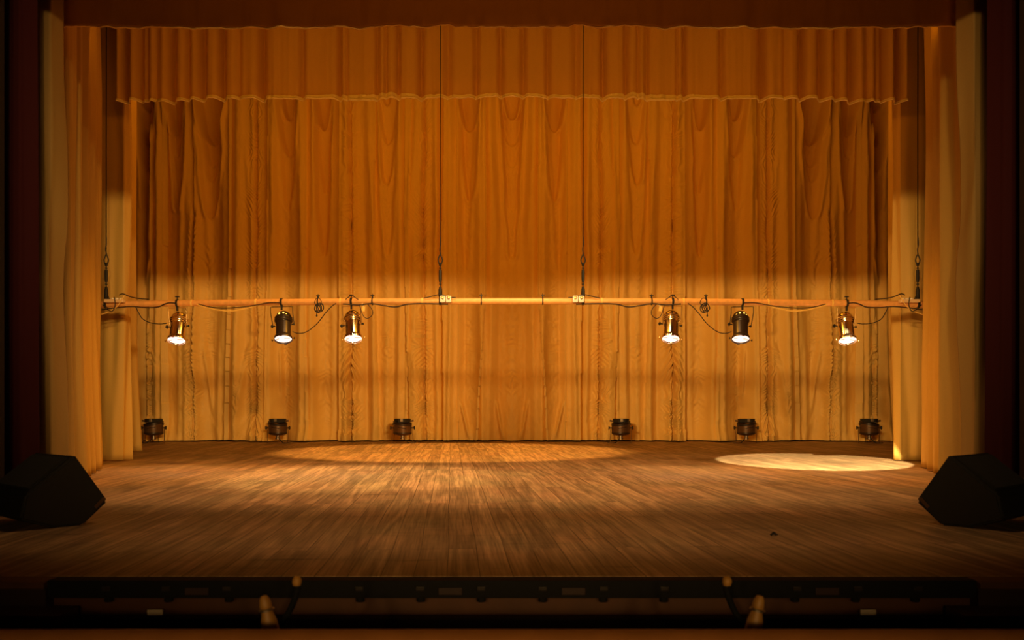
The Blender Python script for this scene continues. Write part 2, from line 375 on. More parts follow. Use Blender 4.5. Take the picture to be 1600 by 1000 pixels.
    # diagonal pull creases
    for (x0, y0, x1, y1, amp, wd) in [(246, 210, 232, 440, .03, 4), (238, 400, 226, 450, .03, 3), (312, 210, 330, 470, .03, 5), (318, 520, 332, 660, .03, 4),
                                      (284, 240, 280, 440, .02, 4), (384, 200, 396, 420, .02, 4), (392, 520, 372, 660, .025, 4), (424, 200, 434, 440, .02, 5),
                                      (462, 180, 474, 420, .02, 5), (575, 200, 592, 440, .02, 4), (648, 200, 636, 420, .02, 5), (680, 200, 690, 420, .02, 4),
                                      (715, 190, 725, 400, .02, 4), (720, 620, 735, 690, .04, 3), (776, 620, 786, 690, .035, 3), (438, 520, 441, 640, .03, 3),
                                      (765, 200, 780, 420, .02, 5), (690, 250, 678, 460, .025, 4)]:
        f_ = (q - y0) / (y1 - y0); xx = x0 + (x1 - x0) * f_
        D += amp * np.exp(-((pw - xx) / wd) ** 2) * sst(f_ * 3) * sst((1 - f_) * 3)
    D += 0.0022 * n2d(p, q, 3.2, 7, 31) + 0.004 * n2d(p, q, 8, 16, 32)
    # hem flares a little and is slightly uneven
    D += 0.035 * sst((q - 660) / 30) * (0.4 + n1d(p, 22, 40))
    Zb = Z + 0.02 * sst((q - 650) / 40) * (1 + n1d(p, 40, 41)) * 0.5
    P = np.stack([X, 14.02 - 1.55 * D * (1 + 0.6 * sst((q - 430) / 150)), Zb], -1)
    o = grid_mesh('back_curtain', P, M['gold'])
    return tag(o, 'wide gold satin back curtain with swags and crimped seams across the rear', 'curtain')
back_curtain()

# ------------------------------------------------------------------ legs (side drapes)
def drape(name, path, z0, z1, folds, amp, seed, mat, label, cat='curtain', rows=90, flare=0.0, waist=None, group=None, thick=0.006, hemfn=None, sharp=1.0, lean=0.0):
    """path: plan polyline [(x, y)...]; folds per metre; returns one smooth cloth mesh"""
    pts = np.array(path, float); seg = np.linalg.norm(np.diff(pts, axis=0), axis=1); L = seg.sum()
    n = max(80, int(L * 130)); s = np.linspace(0, L, n); cs = np.concatenate([[0], np.cumsum(seg)])
    px = np.interp(s, cs, pts[:, 0]); py = np.interp(s, cs, pts[:, 1])
    tx = np.gradient(px, s); ty = np.gradient(py, s); ln = np.hypot(tx, ty); tx /= ln; ty /= ln
    nx, ny = ty, -tx
    Z = np.linspace(z0, z1, rows); zz = (Z - z0) / (z1 - z0)
    S = s[None, :] * np.ones((rows, 1)); ZZ = zz[:, None] * np.ones((1, n))
    r = np.random.RandomState(seed)
    wp = S * folds + 0.85 * n2d(S * folds, ZZ, 1.6, 0.45, seed) + 0.3 * n1d(S, 0.35, seed + 1)
    a = np.sin(2 * math.pi * wp); a = np.sign(a) * np.abs(a) ** sharp
    d = amp * a * (0.65 + 0.5 * n2d(S, ZZ, 0.4, 0.9, seed + 2))
    d += amp * 0.35 * np.sin(2 * math.pi * (wp * 2.3 + r.rand())) * n2d(S, ZZ, .3, .5, seed + 3)
    d += amp * 0.25 * n2d(S, ZZ, 0.06, 0.25, seed + 4) * np.exp(-ZZ * 2)
    d *= 1 + flare * np.exp(-ZZ * 7)
    if waist is not None: d *= waist(ZZ)
    off = lean * (1 - ZZ) ** 1.0
    X = px[None, :] + nx[None, :] * d + tx[None, :] * off
    Y = py[None, :] + ny[None, :] * d + ty[None, :] * off
    Zf = Z[:, None] * np.ones((1, n))
    if hemfn is not None: Zf = Zf + hemfn(S) * (1 - ZZ)
    P = np.stack([X, Y, Zf], -1)
    o = grid_mesh(name, P, mat, thick=thick)
    return tag(o, label, cat, group)

for s in (-1, 1):
    side = 'left' if s < 0 else 'right'
    m = lambda pts: [(x * s, y) for x, y in pts]
    drape('leg_curtain', m([(3.55, 5.46), (2.97, 5.40), (2.80, 5.43), (2.765, 5.55)]), 0.01, 6.6, 2.2, 0.022, 21, M['leg_shaded'],
          'nearest broad shade-darkened gold side drape, beside the dark red curtain on the %s' % side, group='gold side drapes', sharp=.8)
    drape('leg_curtain', m([(3.45, 5.85), (3.02, 6.05), (3.13, 6.45), (3.32, 6.75), (3.585, 7.57), (3.85, 8.32), (3.915, 8.45), (4.07, 8.50)]), 0.01, 6.6, 2.3, 0.050, 22, M['leg_half_shaded'],
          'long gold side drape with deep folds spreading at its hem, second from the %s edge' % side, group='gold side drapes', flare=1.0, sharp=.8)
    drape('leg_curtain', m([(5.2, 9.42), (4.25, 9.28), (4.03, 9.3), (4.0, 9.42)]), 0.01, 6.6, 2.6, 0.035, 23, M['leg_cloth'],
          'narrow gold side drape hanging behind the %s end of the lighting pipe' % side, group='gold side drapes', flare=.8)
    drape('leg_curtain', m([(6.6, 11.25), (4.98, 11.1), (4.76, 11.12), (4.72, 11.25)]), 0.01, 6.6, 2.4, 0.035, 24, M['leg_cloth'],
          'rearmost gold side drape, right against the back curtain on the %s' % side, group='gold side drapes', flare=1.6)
    drape('proscenium_curtain', m([(4.6, 5.06), (3.3, 5.0), (2.76, 5.0), (2.70, 5.06)]), 0.01, 6.6, 3.0, 0.03, 25, M['red'],
          'dark red velvet house curtain hanging at the far %s edge' % side, lean=0.03)

# ------------------------------------------------------------------ valances
def valance(name, y, x0, x1, hem, ztop, seed, amp, mat, label, lines=(), hem_mat=None, hem_k=1.0):
    n = int((x1 - x0) * 130); rows = 70
    X = np.linspace(x0, x1, n)[None, :] * np.ones((rows, 1)); u = np.linspace(0, 1, rows)[:, None] * np.ones((1, n))
    hz = hem(np.abs(X))
    Z = hz + (ztop - hz) * u
    a = np.abs(X); below = np.exp(-u * 1.1)
    D = amp * (0.7 * n2d(a, u, .16, 2.5, seed) + 0.5 * n2d(a, u, .07, 1.8, seed + 1) + .15 * n2d(a, u, .03, .8, seed + 2))
    for (xc, d, wd) in lines: D -= 1.35 * d * np.exp(-((a - xc) / wd) ** 2)
    D += 0.012 * n2d(a, u, .05, .05, seed + 3) * np.exp(-u * 22)
    P = np.stack([X, y - D, Z], -1)
    if hem_mat is None:
        return tag(grid_mesh(name, P, mat, thick=.005), label, 'valance')
    root = empty(name, (0, y, float(hem(np.zeros(1))[0])), label, 'valance')
    o = grid_mesh('drop', P, mat, thick=.004); o.parent = root; o.matrix_parent_inverse = Matrix.Translation(-root.location)
    # hem band with a puckered welt; on the inner valance it carries painted light
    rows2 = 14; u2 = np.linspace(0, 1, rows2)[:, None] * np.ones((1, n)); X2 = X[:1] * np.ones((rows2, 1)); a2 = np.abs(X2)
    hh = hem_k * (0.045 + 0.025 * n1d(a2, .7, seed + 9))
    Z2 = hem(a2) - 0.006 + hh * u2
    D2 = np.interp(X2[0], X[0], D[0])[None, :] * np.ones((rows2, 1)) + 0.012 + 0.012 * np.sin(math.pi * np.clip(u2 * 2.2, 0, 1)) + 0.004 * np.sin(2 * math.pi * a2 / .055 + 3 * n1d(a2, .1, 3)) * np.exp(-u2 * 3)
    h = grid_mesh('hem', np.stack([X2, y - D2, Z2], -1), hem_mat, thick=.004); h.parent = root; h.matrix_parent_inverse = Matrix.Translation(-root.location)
    if hem_k == 1.0: h['label'] = 'turned-up hem with puckered stitching, painted paler as if lit'
    return root

YV2 = 8.95
def hem2(a):      # in metres at the depth YV2
    pxl = CX - a / YV2 * F
    row = np.interp(pxl, [182, 215, 255, 290, 325, 400, 440, 480, 510, 570, 620, 660, 690, 720, 750, 775, 800],
                    [157, 155, 157, 154, 152, 153, 155, 154.5, 152.5, 157, 152.5, 153.5, 151, 152, 151, 149.5, 150])
    return CAMZ + (HZ - row - 0.4) / F * YV2
L2 = [((CX - p_) / F * YV2, d, wd / 156.0) for p_, d, wd in [(194, .10, 6), (217, .09, 6), (228, .05, 5), (243, .04, 8), (266, .10, 7), (291, .05, 5), (314, .10, 7), (345, .09, 6), (372, .05, 6),
      (408, .09, 6), (472, .05, 5), (530, .06, 4), (541, .03, 3), (589, .05, 4), (603, .03, 3), (622, .05, 4), (657, .07, 5), (699, .04, 6), (744, .06, 5), (782, .06, 5)]]
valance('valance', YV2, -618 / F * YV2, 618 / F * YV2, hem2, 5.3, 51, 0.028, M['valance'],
        'inner gold valance with a wavy hem painted as lit, hanging above the back curtain', L2, M['lit_gold_hem'])
YV1 = 5.66
def hem1(a):
    pxl = CX - a / YV1 * F
    row = np.interp(pxl, [90, 140, 180, 215, 240, 300, 350, 400, 450, 500, 520, 560, 620, 650, 680, 702, 712, 760, 800],
                    [42, 41.5, 44, 43.5, 42, 45, 44.5, 43, 45, 44, 43, 44, 40.5, 43.5, 41.5, 38, 41.5, 43, 42.5])
    return CAMZ + (HZ - row) / F * YV1
o = valance('valance', YV1, -3.3, 3.3, hem1, 4.6, 61, 0.02, M['valance'],
        'dark front valance across the very top with a thin uneven hem', (), M['valance'], 0.22)

# ------------------------------------------------------------------ lighting pipe with its hangers
YP = 8.70; SP = F / YP                                # ~161 px per metre there
def pz(px): 
    k = (px - CX) / 640.0
    return W(px, 471 + 5.0 * k * k - 0.5, YP).z
pipe_pts = [(W(px, 470, YP).x, YP, pz(px)) for px in np.linspace(158, 1442, 41)]
g = G().tube(pipe_pts, 0.031, seg=24, smooth=False)
pipe = empty('lighting_pipe', (0, YP, pz(800)), 'long horizontal lighting pipe slung across the stage on four wires', 'pipe')
o = g.build('bar', M['pipe'], pipe, smooth=True); o.matrix_parent_inverse = Matrix.Translation(-pipe.location)
def clampring(px, w_=0.02, parent=pipe):
    x = W(px, 470, YP).x
    g = G().ring(x, YP, pz(px), w_ / 2, .0322, .036)
    g.box(x - .006, YP - .012, pz(px) + .03, x + .006, YP + .012, pz(px) + .055, .002)
    g.tube([(x, YP, pz(px) + .05), (x, YP, pz(px) + .075)], .004, seg=6); g.box(x - .018, YP - .005, pz(px) + .055, x + .018, YP + .005, pz(px) + .063)
    o = g.build('pipe_clamp', M['steel'] if w_ > .02 else M['black'], parent); o.matrix_parent_inverse = Matrix.Translation(-parent.location)
    return o
for px in (497, 582, 752): clampring(px, .012); clampring(1600 - px, .012)
for px in (300, 400, 532, 660): 
    for q_ in (px, 1600 - px):
        x = W(q_, 470, YP).x; g = G().ring(x, YP, pz(q_), .008, .0322, .0345)
        o = g.build('tape_band', M['tan_cable'], pipe, smooth=True); o.matrix_parent_inverse = Matrix.Translation(-pipe.location)

def hanger(px, label):
    x = W(px, 470, YP).x; z0 = pz(px) + 0.03
    r = empty('suspension_wire', (x, YP, z0), label, 'wire', 'wires holding the lighting pipe')
    zpx = lambda py: W(px, py, YP).z - z0
    G().tube([(0, 0, zpx(398)), (0.0, 0, zpx(200)), (0.004, 0, 5.6 - z0)], .0045, seg=6, smooth=False).build('wire', M['matte_black'], r)
    G().tube([(0.004, .003, zpx(398)), (-.004, -.004, zpx(390)), (.003, -.005, zpx(382)), (.001, 0, zpx(370))], .006, seg=6).build('wire_whipping', M['rubber'], r)
    G().tube([(0, 0, zpx(397)), (-.02, 0, zpx(405)), (-.016, 0, zpx(410)), (0, 0, zpx(413)), (.016, 0, zpx(410)), (.02, 0, zpx(405)), (0, 0, zpx(397))], .006, seg=8).build('shackle', M['black'], r)
    a, b_ = zpx(418), zpx(441)
    G().lathe([(0, zpx(411)), (.018, zpx(411)), (.013, zpx(415)), (.006, zpx(416)), (.006, a), (.012, a - .001), (.012, a - .01), (.006, a - .012), (.006, a - .02), (.014, a - .022),
               (.0155, a - .05), (.0155, b_ + .03), (.012, b_), (.005, b_ - .002), (.005, b_ - .012), (.012, b_ - .014), (.012, b_ - .024), (.005, b_ - .026), (.005, b_ - .04),
               (.012, b_ - .05), (.018, b_ - .075), (.019, .02), (.012, .009), (0, .009)], 14).build('turnbuckle', M['black'], r, smooth=True)
    G().ring(0, 0, -.03, .012, .0322, .038).build('pipe_ring', M['black'], r, smooth=True)
    return r
hanger(166, 'thin black suspension wire with turnbuckle at the far left end of the pipe')
hanger(688, 'thin black suspension wire with turnbuckle beside the left porcelain junction box')
hanger(911, 'thin black suspension wire with turnbuckle beside the right porcelain junction box')
hanger(1434, 'thin black suspension wire with turnbuckle at the far right end of the pipe')

def power_strip(px, sgn, label):
    x = W(px, 470, YP).x
    r = empty('power_strip', (x, YP - .063, pz(px) + .006), label, 'power strip', 'power strips on the pipe ends', (0, 0, 0 if sgn > 0 else math.pi * 0))
    G().box(-.093, -.03, 0, .093, .03, .032, .006).build('body', M['strip'], r)
    for i, k in enumerate((-.022, .02, .06)):
        G().lathe([(.017, 0), (.017, .012), (.013, .014), (.0, .010)], 14, Matrix.Translation((k * sgn, 0, .031))).build('socket', M['porcelain'], r, smooth=True)
    G().lathe([(.014, 0), (.016, .012), (.008, .022), (.006, .035), (0, .036)], 12, Matrix.Translation((-.065 * sgn, 0, .031))).build('plug', M['rubber'], r, smooth=True)
    return r
power_strip(184, 1, 'cream power strip with black plug on the left end of the pipe')
power_strip(1416, -1, 'cream power strip with black plug on the right end of the pipe')

def junction(px, label):
    x = W(px, 470, YP).x
    r = empty('junction_box', (x, YP - .055, pz(px) - .02), label, 'junction box', 'porcelain junction boxes on the pipe')
    for k in (-1, 1):
        G().box(.002 * k, -.022, 0, .056 * k, .022, .066, .010).build('porcelain_block', M['porcelain'], r, smooth=True)
        G().lathe([(.016, 0), (.016, .006), (.010, .009), (0, .009)], 14, Matrix.Translation((.029 * k, -.021, .045)) @ Matrix.Rotation(R(90), 4, 'X')).build('screw_cap', M['brass'], r, smooth=True)
    return r
junction(697, 'glossy white porcelain junction box on the pipe, left of centre')
junction(903, 'glossy white porcelain junction box on the pipe, right of centre')

# ------------------------------------------------------------------ hanging lanterns
def lantern(px, lx, kind, label, group, tilt=25, roll=4, cyk=1):
    """origin at the pipe clamp; the can hangs from a yoke"""
    x = W(px, 470, YP).x
    r = empty('stage_lantern', (x, YP, pz(px)), label, 'stage light', group)
    body_m = M['chrome'] if kind == 'silver' else M['black_metal']
    dark = M['black_metal']; trim = M['chrome'] if kind == 'silver' else M['black_metal']
    # hook clamp
    G().ring(0, 0, 0, .010, .0322, .038).box(-.008, -.012, -.075, .008, .012, -.03, .002).build('hook_clamp', M['black'], r)
    if kind == 'silver':
        g = G().tube([(0, 0, .03), (0, 0, .07)], .005, seg=6, smooth=False).box(-.02, -.005, .058, .02, .005, .068)
        g.build('clamp_bolt', M['black'], r)
    # can transform: local -Z is the beam; pivot at the trunnion
    sx = (lx - px) / SP
    piv = Vector((sx * 0.45, 0, -.225))
    T = Matrix.Translation(piv) @ Matrix.Rotation(R(-roll), 4, 'Y') @ Matrix.Rotation(R(-tilt), 4, 'X')
    ym = M['brass'] if kind == 'silver' else M['black']
    hw = .108 if kind == 'black' else .088
    top = -.05
    G().tube([(piv.x - hw + .004, 0, piv.z), (-hw, 0, -.10), (-hw, 0, top), (-hw + .02, 0, top + .003), (hw - .02, 0, top + .008), (hw, 0, top + .004), (hw, 0, -.10), (piv.x + hw - .004, 0, piv.z)],
             .0042, seg=6, smooth=False).build('yoke', ym, r)
    prof = [(0, .148), (.022, .146), (.044, .138), (.062, .122), (.071, .104), (.074, .088), (.080, .082), (.083, .072), (.079, .062), (.082, .054), (.084, .046), (.080, .038),
            (.078, .030), (.072, .022), (.071, .018), (.0705, -.115), (.074, -.118), (.080, -.126), (.084, -.132), (.087, -.150), (.087, -.160), (.083, -.160), (.080, -.146), (.066, -.135)]
    o = G().lathe(prof, 40, T).build('can', body_m, r, smooth=True)
    for zz in (.075, .052, .030):
        G().lathe([(.0845, zz - .003), (.087, zz), (.0845, zz + .003)], 40, T).build('rim_band', M['brass'] if kind == 'silver' else dark, r, smooth=True)
    # lens
    G().lathe([(0, -.153), (.04, -.151), (.081, -.146)], 32, T).build('lens', M['lens'], r, smooth=True)
    G().tube([T @ Vector((.066 * math.cos(a), .03 + .018 * math.sin(a) - .035, -.158)) for a in [math.pi * (1.02 + .30 * k / 6) for k in range(7)]], .0032, seg=6, smooth=False).build('reflector_edge', M['brass'], r)
    G().tube([T @ Vector((.066 * math.cos(a), .03 + .018 * math.sin(a) - .035, -.158)) for a in [math.pi * (1.58 + .38 * k / 6) for k in range(7)]], .0032, seg=6, smooth=False).build('reflector_edge', M['brass'], r)
    # front frame clips
    for a in (90, 270):
        Ta = T @ Matrix.Rotation(R(a), 4, 'Z')
        G().box(.082, -.013, -.166, .092, .013, -.140, .002, Ta).build('filter_clip', trim if kind == 'silver' else dark, r)
    for a in (0, 180):
        g = G(); Ta = T @ Matrix.Rotation(R(a), 4, 'Z')
        g.tube([Ta @ Vector((.085, 0, -.155)), Ta @ Vector((.108, 0, -.155))], .003, seg=6, smooth=False)
        g.box(.103, -.008, -.163, .112, .008, -.147, .002, Ta)
        g.build('wing_screw', M['brass'] if kind == 'silver' else M['black'], r)
    # trunnion knobs
    for a in (0, 180):
        Ta = T @ Matrix.Rotation(R(a), 4, 'Z') @ Matrix.Translation((.08, 0, 0)) @ Matrix.Rotation(R(90), 4, 'Y')
        big = 1.0 if a == 180 else .6
        G().lathe([(.006, 0), (.006, .022 * big), (.017 * big, .024 * big), (.019 * big, .034 * big), (.010, .038 * big), (.008, .044 * big), (.0, .045 * big)], 10, Ta).build('tilt_knob', M['black'], r)
    if kind == 'black':       # vent holes glowing in the cap
        for a, zz, sz in ((250, .098, .010), (284, .100, .008), (268, .082, .007), (225, .088, .006), (305, .090, .006)):
            Ta = T @ Matrix.Rotation(R(a), 4, 'Z') @ Matrix.Translation((.071, 0, zz)) @ Matrix.Rotation(R(72), 4, 'Y')
            G().lathe([(0, .003), (sz, .003), (sz, -.006)], 12, Ta).build('vent_hole', M['filament'], r)['label'] = 'glowing amber vent hole'
    c = T @ Vector((0, 0, -.19)); d = (T.to_3x3() @ Vector((0, 0, -1)))
    wl = Vector(r.location) + c
    lamp('SPOT', 'lantern_beam', wl, wl + d, 28, (1.0, 0.62, 0.28), spot_size=R(70), spot_blend=.8, shadow_soft_size=.05)
    return r
gl = 'lanterns hanging from the pipe'
lantern(277, 280.5, 'silver', 'polished silver stage lantern hanging nearest the left end of the pipe', gl, roll=3)
lantern(440, 446.5, 'black', 'black stage lantern in a square yoke, left one of the two black lanterns', gl, roll=6)
lantern(549, 554.5, 'silver', 'polished silver stage lantern hanging right of the left black lantern', gl, roll=6)
lantern(1051, 1045.5, 'silver', 'polished silver stage lantern hanging left of the right black lantern', gl, roll=-6)
lantern(1160, 1153.5, 'black', 'black stage lantern in a square yoke, right one of the two black lanterns', gl, roll=-6)
lantern(1323, 1319.5, 'silver', 'polished silver stage lantern hanging nearest the right end of the pipe', gl, roll=-3)

# ------------------------------------------------------------------ cables on the pipe
def cable(pts, r, mat, name, label, mirror=False, y=YP - .045):
    q = [((1600 - a) if mirror else a, b_) for a, b_ in pts]
    o = G().tube([(W(a, b_, y).x, y + .004 * math.sin(i * 2.1), W(a, b_, y).z) for i, (a, b_) in enumerate(q)], r, seg=6, sub=8).build(name, mat, None, smooth=True)
    return tag(o, label, 'cable', 'cables along the pipe')
for mi, side in ((False, 'left'), (True, 'right')):
    cable([(159, 484), (180, 481), (205, 479), (225, 480.5), (245, 480), (258, 475), (266, 473), (276, 474)], .006, M['rubber'], 'power_cable', 'dark cable sagging under the %s end of the pipe' % side, mi)
    cable([(212, 479), (216, 488), (224, 499), (238, 505), (252, 506), (261, 505)], .0045, M['rubber'], 'power_cable', 'thin dark cable curving down to the %s outermost silver lantern' % side, mi, YP - .058)
    cable([(158, 491.5), (172, 486), (184, 478), (190, 468), (194, 462)], .0045, M['tan_cable'], 'power_cable', 'tan cable dangling from the %s power strip' % side, mi, YP - .104)
    cable([(160, 476), (168, 484), (176, 486), (180, 476), (178, 464)], .0045, M['rubber'], 'power_cable', 'small dark cable loop under the %s power strip' % side, mi, YP - .117)
    cable([(186, 461), (192, 459), (202, 463), (214, 466), (232, 467.5)], .0055, M['rubber'], 'power_cable', 'dark cable arching over the %s power strip onto the pipe' % side, mi, YP - .042)
    cable([(308, 476), (322, 480), (340, 484.5), (362, 486), (384, 482), (400, 478), (410, 474)], .006, M['tan_cable'], 'power_cable', 'bright tan cable sagging between the %s silver and black lanterns' % side, mi)
    cable([(310, 475), (330, 480), (352, 481.5), (376, 480), (398, 477), (420, 473), (438, 473)], .005, M['rubber'], 'power_cable', 'dark cable sagging above the tan one on the %s' % side, mi, YP - .062)
    cable([(457, 518), (464, 520.5), (473, 520.5), (483, 516), (496, 505), (508, 490), (518, 479), (525, 474)], .0045, M['rubber'], 'power_cable', 'thin dark cable swooping from the %s black lantern up to the pipe' % side, mi)
    cable([(562, 476), (565, 488), (570, 496), (576, 497), (582, 491), (581, 483), (574, 475)], .004, M['rubber'], 'power_cable', 'open loop of thin cable right beside the %s inner silver lantern' % side, mi)
    cable([(536, 475), (560, 476.5), (580, 474.5), (600, 477.5), (618, 479.5), (634, 476), (650, 474.5), (672, 474.5), (700, 475.5)], .0065, M['rubber'], 'power_cable', 'thick dark cable tied under the pipe %s of centre' % side, mi)
    cable([(540, 468), (546, 463), (550, 461), (555, 465), (560, 468)], .004, M['rubber'], 'power_cable', 'short dark cable hooped over the clamp of the %s inner silver lantern' % side, mi, YP - .042)
    cable([(662, 466), (674, 463), (686, 460.5), (692, 461), (700, 464), (712, 465)], .0045, M['rubber'], 'power_cable', 'dark cable rising over the %s porcelain junction box' % side, mi, YP - .042)
    # coil
    cx_, cy_ = (499 if not mi else 1101), 481
    pts = []
    for k in range(5 * 14 + 1):
        a = 2 * math.pi * k / 14; rr = .030 + .012 * math.sin(k * .37); off = .010 * math.cos(k * .09)
        pts.append((off + rr * math.cos(a) * 1.0, -.004 * (k / 14), rr * 1.15 * math.sin(a)))
    c0 = W(cx_, cy_, YP - .035)
    r = empty('cable_coil', c0, 'small coil of black cable hung on the pipe, %s side' % side, 'cable', 'coiled spare cables on the pipe')
    G().tube(pts, .004, seg=6, smooth=False).build('coil', M['rubber'], r, smooth=True)
    G().tube([(-.028, 0, .02), (-.045, 0, .05), (-.03, -.01, .085), (.0, -.01, .09), (.02, 0, .06), (.012, 0, .03)], .003, seg=6).build('tie', M['rubber'], r, smooth=True)
    sg = -1 if not mi else 1
    G().tube([(.028 * sg, 0, -.01), (.027 * sg, 0, -.04), (.025 * sg, 0, -.06)], .003, seg=6).lathe([(.002, 0), (.005, -.006), (.009, -.024), (.006, -.03), (0, -.03)], 10, Matrix.Translation((.025 * sg, 0, -.055))).build('plug', M['rubber'], r, smooth=True)
    # porcelain tag
    px_ = 568 if not mi else 1032
    p0 = W(px_, 482, YP - .04)
    r = empty('hanging_connector', p0, 'small yellow connector dangling from the pipe by the %s inner silver lantern' % side, 'connector', 'connectors dangling under the pipe')
    G().box(-.014, -.008, -.03, .014, .008, .02, .004, Matrix.Rotation(R(8), 4, 'Y')).build('block', M['tan_cable'], r)
    G().tube([(0, 0, .02), (-.012, .01, .04), (-.02, .03, .055)], .006, seg=6).build('lead', M['porcelain'], r, smooth=True)

# ------------------------------------------------------------------ floor lanterns in front of the back curtain
YF = 13.38
def floor_lantern(px, rowc, mir, label, rz=0, first=None):
    x = (px - CX) / F * YF
    if first is not None:
        r = copy_tree(first); r.location = (x, YF, 0); r.rotation_euler = (0, 0, rz); tag(r, label, 'stage light', 'floor lanterns'); return r
    r = empty('floor_lantern', (x, YF, 0), label, 'stage light', 'floor lanterns', (0, 0, rz))
    s = mir
    T = Matrix.Translation((0, 0, .235))
    G().lathe([(.0, -.118), (.06, -.116), (.115, -.105), (.133, -.090), (.136, -.070), (.136, .055), (.128, .062)], 36, T).build('can', M['brown_metal'], r, smooth=True)
    G().lathe([(.133, -.088), (.139, -.085), (.139, -.072), (.135, -.07)], 36, T).build('rim_band', M['black_metal'], r, smooth=True)
    # tilted collar with slit
    Tc = Matrix.Translation((0, 0, .30)) @ Matrix.Rotation(R(9 * s), 4, 'Y') @ Matrix.Rotation(R(6), 4, 'X')
    G().lathe([(.136, -.02), (.142, -.018), (.142, .014), (.136, .018), (.126, .018)], 36, Tc).build('collar', M['black_metal'], r, smooth=True)
    # faceted hood
    g = G().lathe([(.124, 0), (.128, .052), (.118, .054), (.114, .0)], 8, Matrix.Translation((0, 0, .315)) @ Matrix.Rotation(R(22.5), 4, 'Z')); g.build('hood', M['black'], r)
    G().box(-.02, -.135, .325, .02, -.125, .374, .003).build('hood_clip', M['steel'], r)
    G().lathe([(0, .0), (.11, .0)], 24, Matrix.Translation((0, 0, .335))).build('lens', M['black_metal'], r)
    # side lugs
    G().box(.125 * s, -.02, -.014, .172 * s, .02, .014, .006, Matrix.Translation((0, 0, .300)) @ Matrix.Rotation(R(-14 * s), 4, 'Y')).build('latch', M['brown_metal'], r)
    G().box(-.125 * s, -.02, -.012, -.175 * s, .02, .012, .004, Matrix.Translation((0, 0, .375)) @ Matrix.Rotation(R(-32 * s), 4, 'Y')).build('latch', M['black_metal'], r)
    # slot
    g = G().tube([(-.055, -.1285, .235 + .012 * s), (0, -.1385, .235), (.07, -.121, .235 - .014 * s)], .004, seg=6); g.build('slot', M['matte_black'], r)
    # yoke + knobs
    for k in (-1, 1):
        G().box(k * .152, -.012, .0, k * .157, .012, .25, .0).build('yoke_arm', M['brown_metal'], r)
        Ta = Matrix.Translation((k * .136, 0, .232)) @ Matrix.Rotation(R(90 * k), 4, 'Y')
        G().lathe([(.009, 0), (.009, .030), (.022, .032), (.026, .042), (.026, .048), (.008, .050), (0, .050)], 10, Ta).build('tilt_knob', M['black'], r)
    G().box(-.157, -.02, 0, .157, .02, .006).build('base_bar', M['brown_metal'], r)
    # lamp socket
    G().lathe([(.034, .0), (.034, -.018), (.026, -.022), (.026, -.04), (.037, -.044), (.037, -.062), (0, -.064)], 18, Matrix.Translation((0, 0, .125))).build('socket', M['steel'], r, smooth=True)
    G().tube([(.02 * s, 0, .07), (.05 * s, -.01, .04), (.09 * s, -.03, .012), (.14 * s, -.04, .008), (.2 * s, -.02, .008)], .007, seg=6).build('cord', M['rubber'], r, smooth=True)
    return r
fl = floor_lantern(240, 667, -1, 'squat brown floor lantern at the far left foot of the back curtain', R(3))
floor_lantern(434, 666, 1, 'squat brown floor lantern, second from the left at the foot of the back curtain', R(-2))
floor_lantern(629, 664, 1, 'squat brown floor lantern left of centre with a lit metal clip on its hood', R(0))
floor_lantern(970, 664, -1, 'squat brown floor lantern right of centre with a lit metal clip on its hood', R(0))
floor_lantern(1166, 666, -1, 'squat brown floor lantern, second from the right at the foot of the back curtain', R(2))
floor_lantern(1358, 667, 1, 'squat brown floor lantern at the far right foot of the back curtain', R(-3))

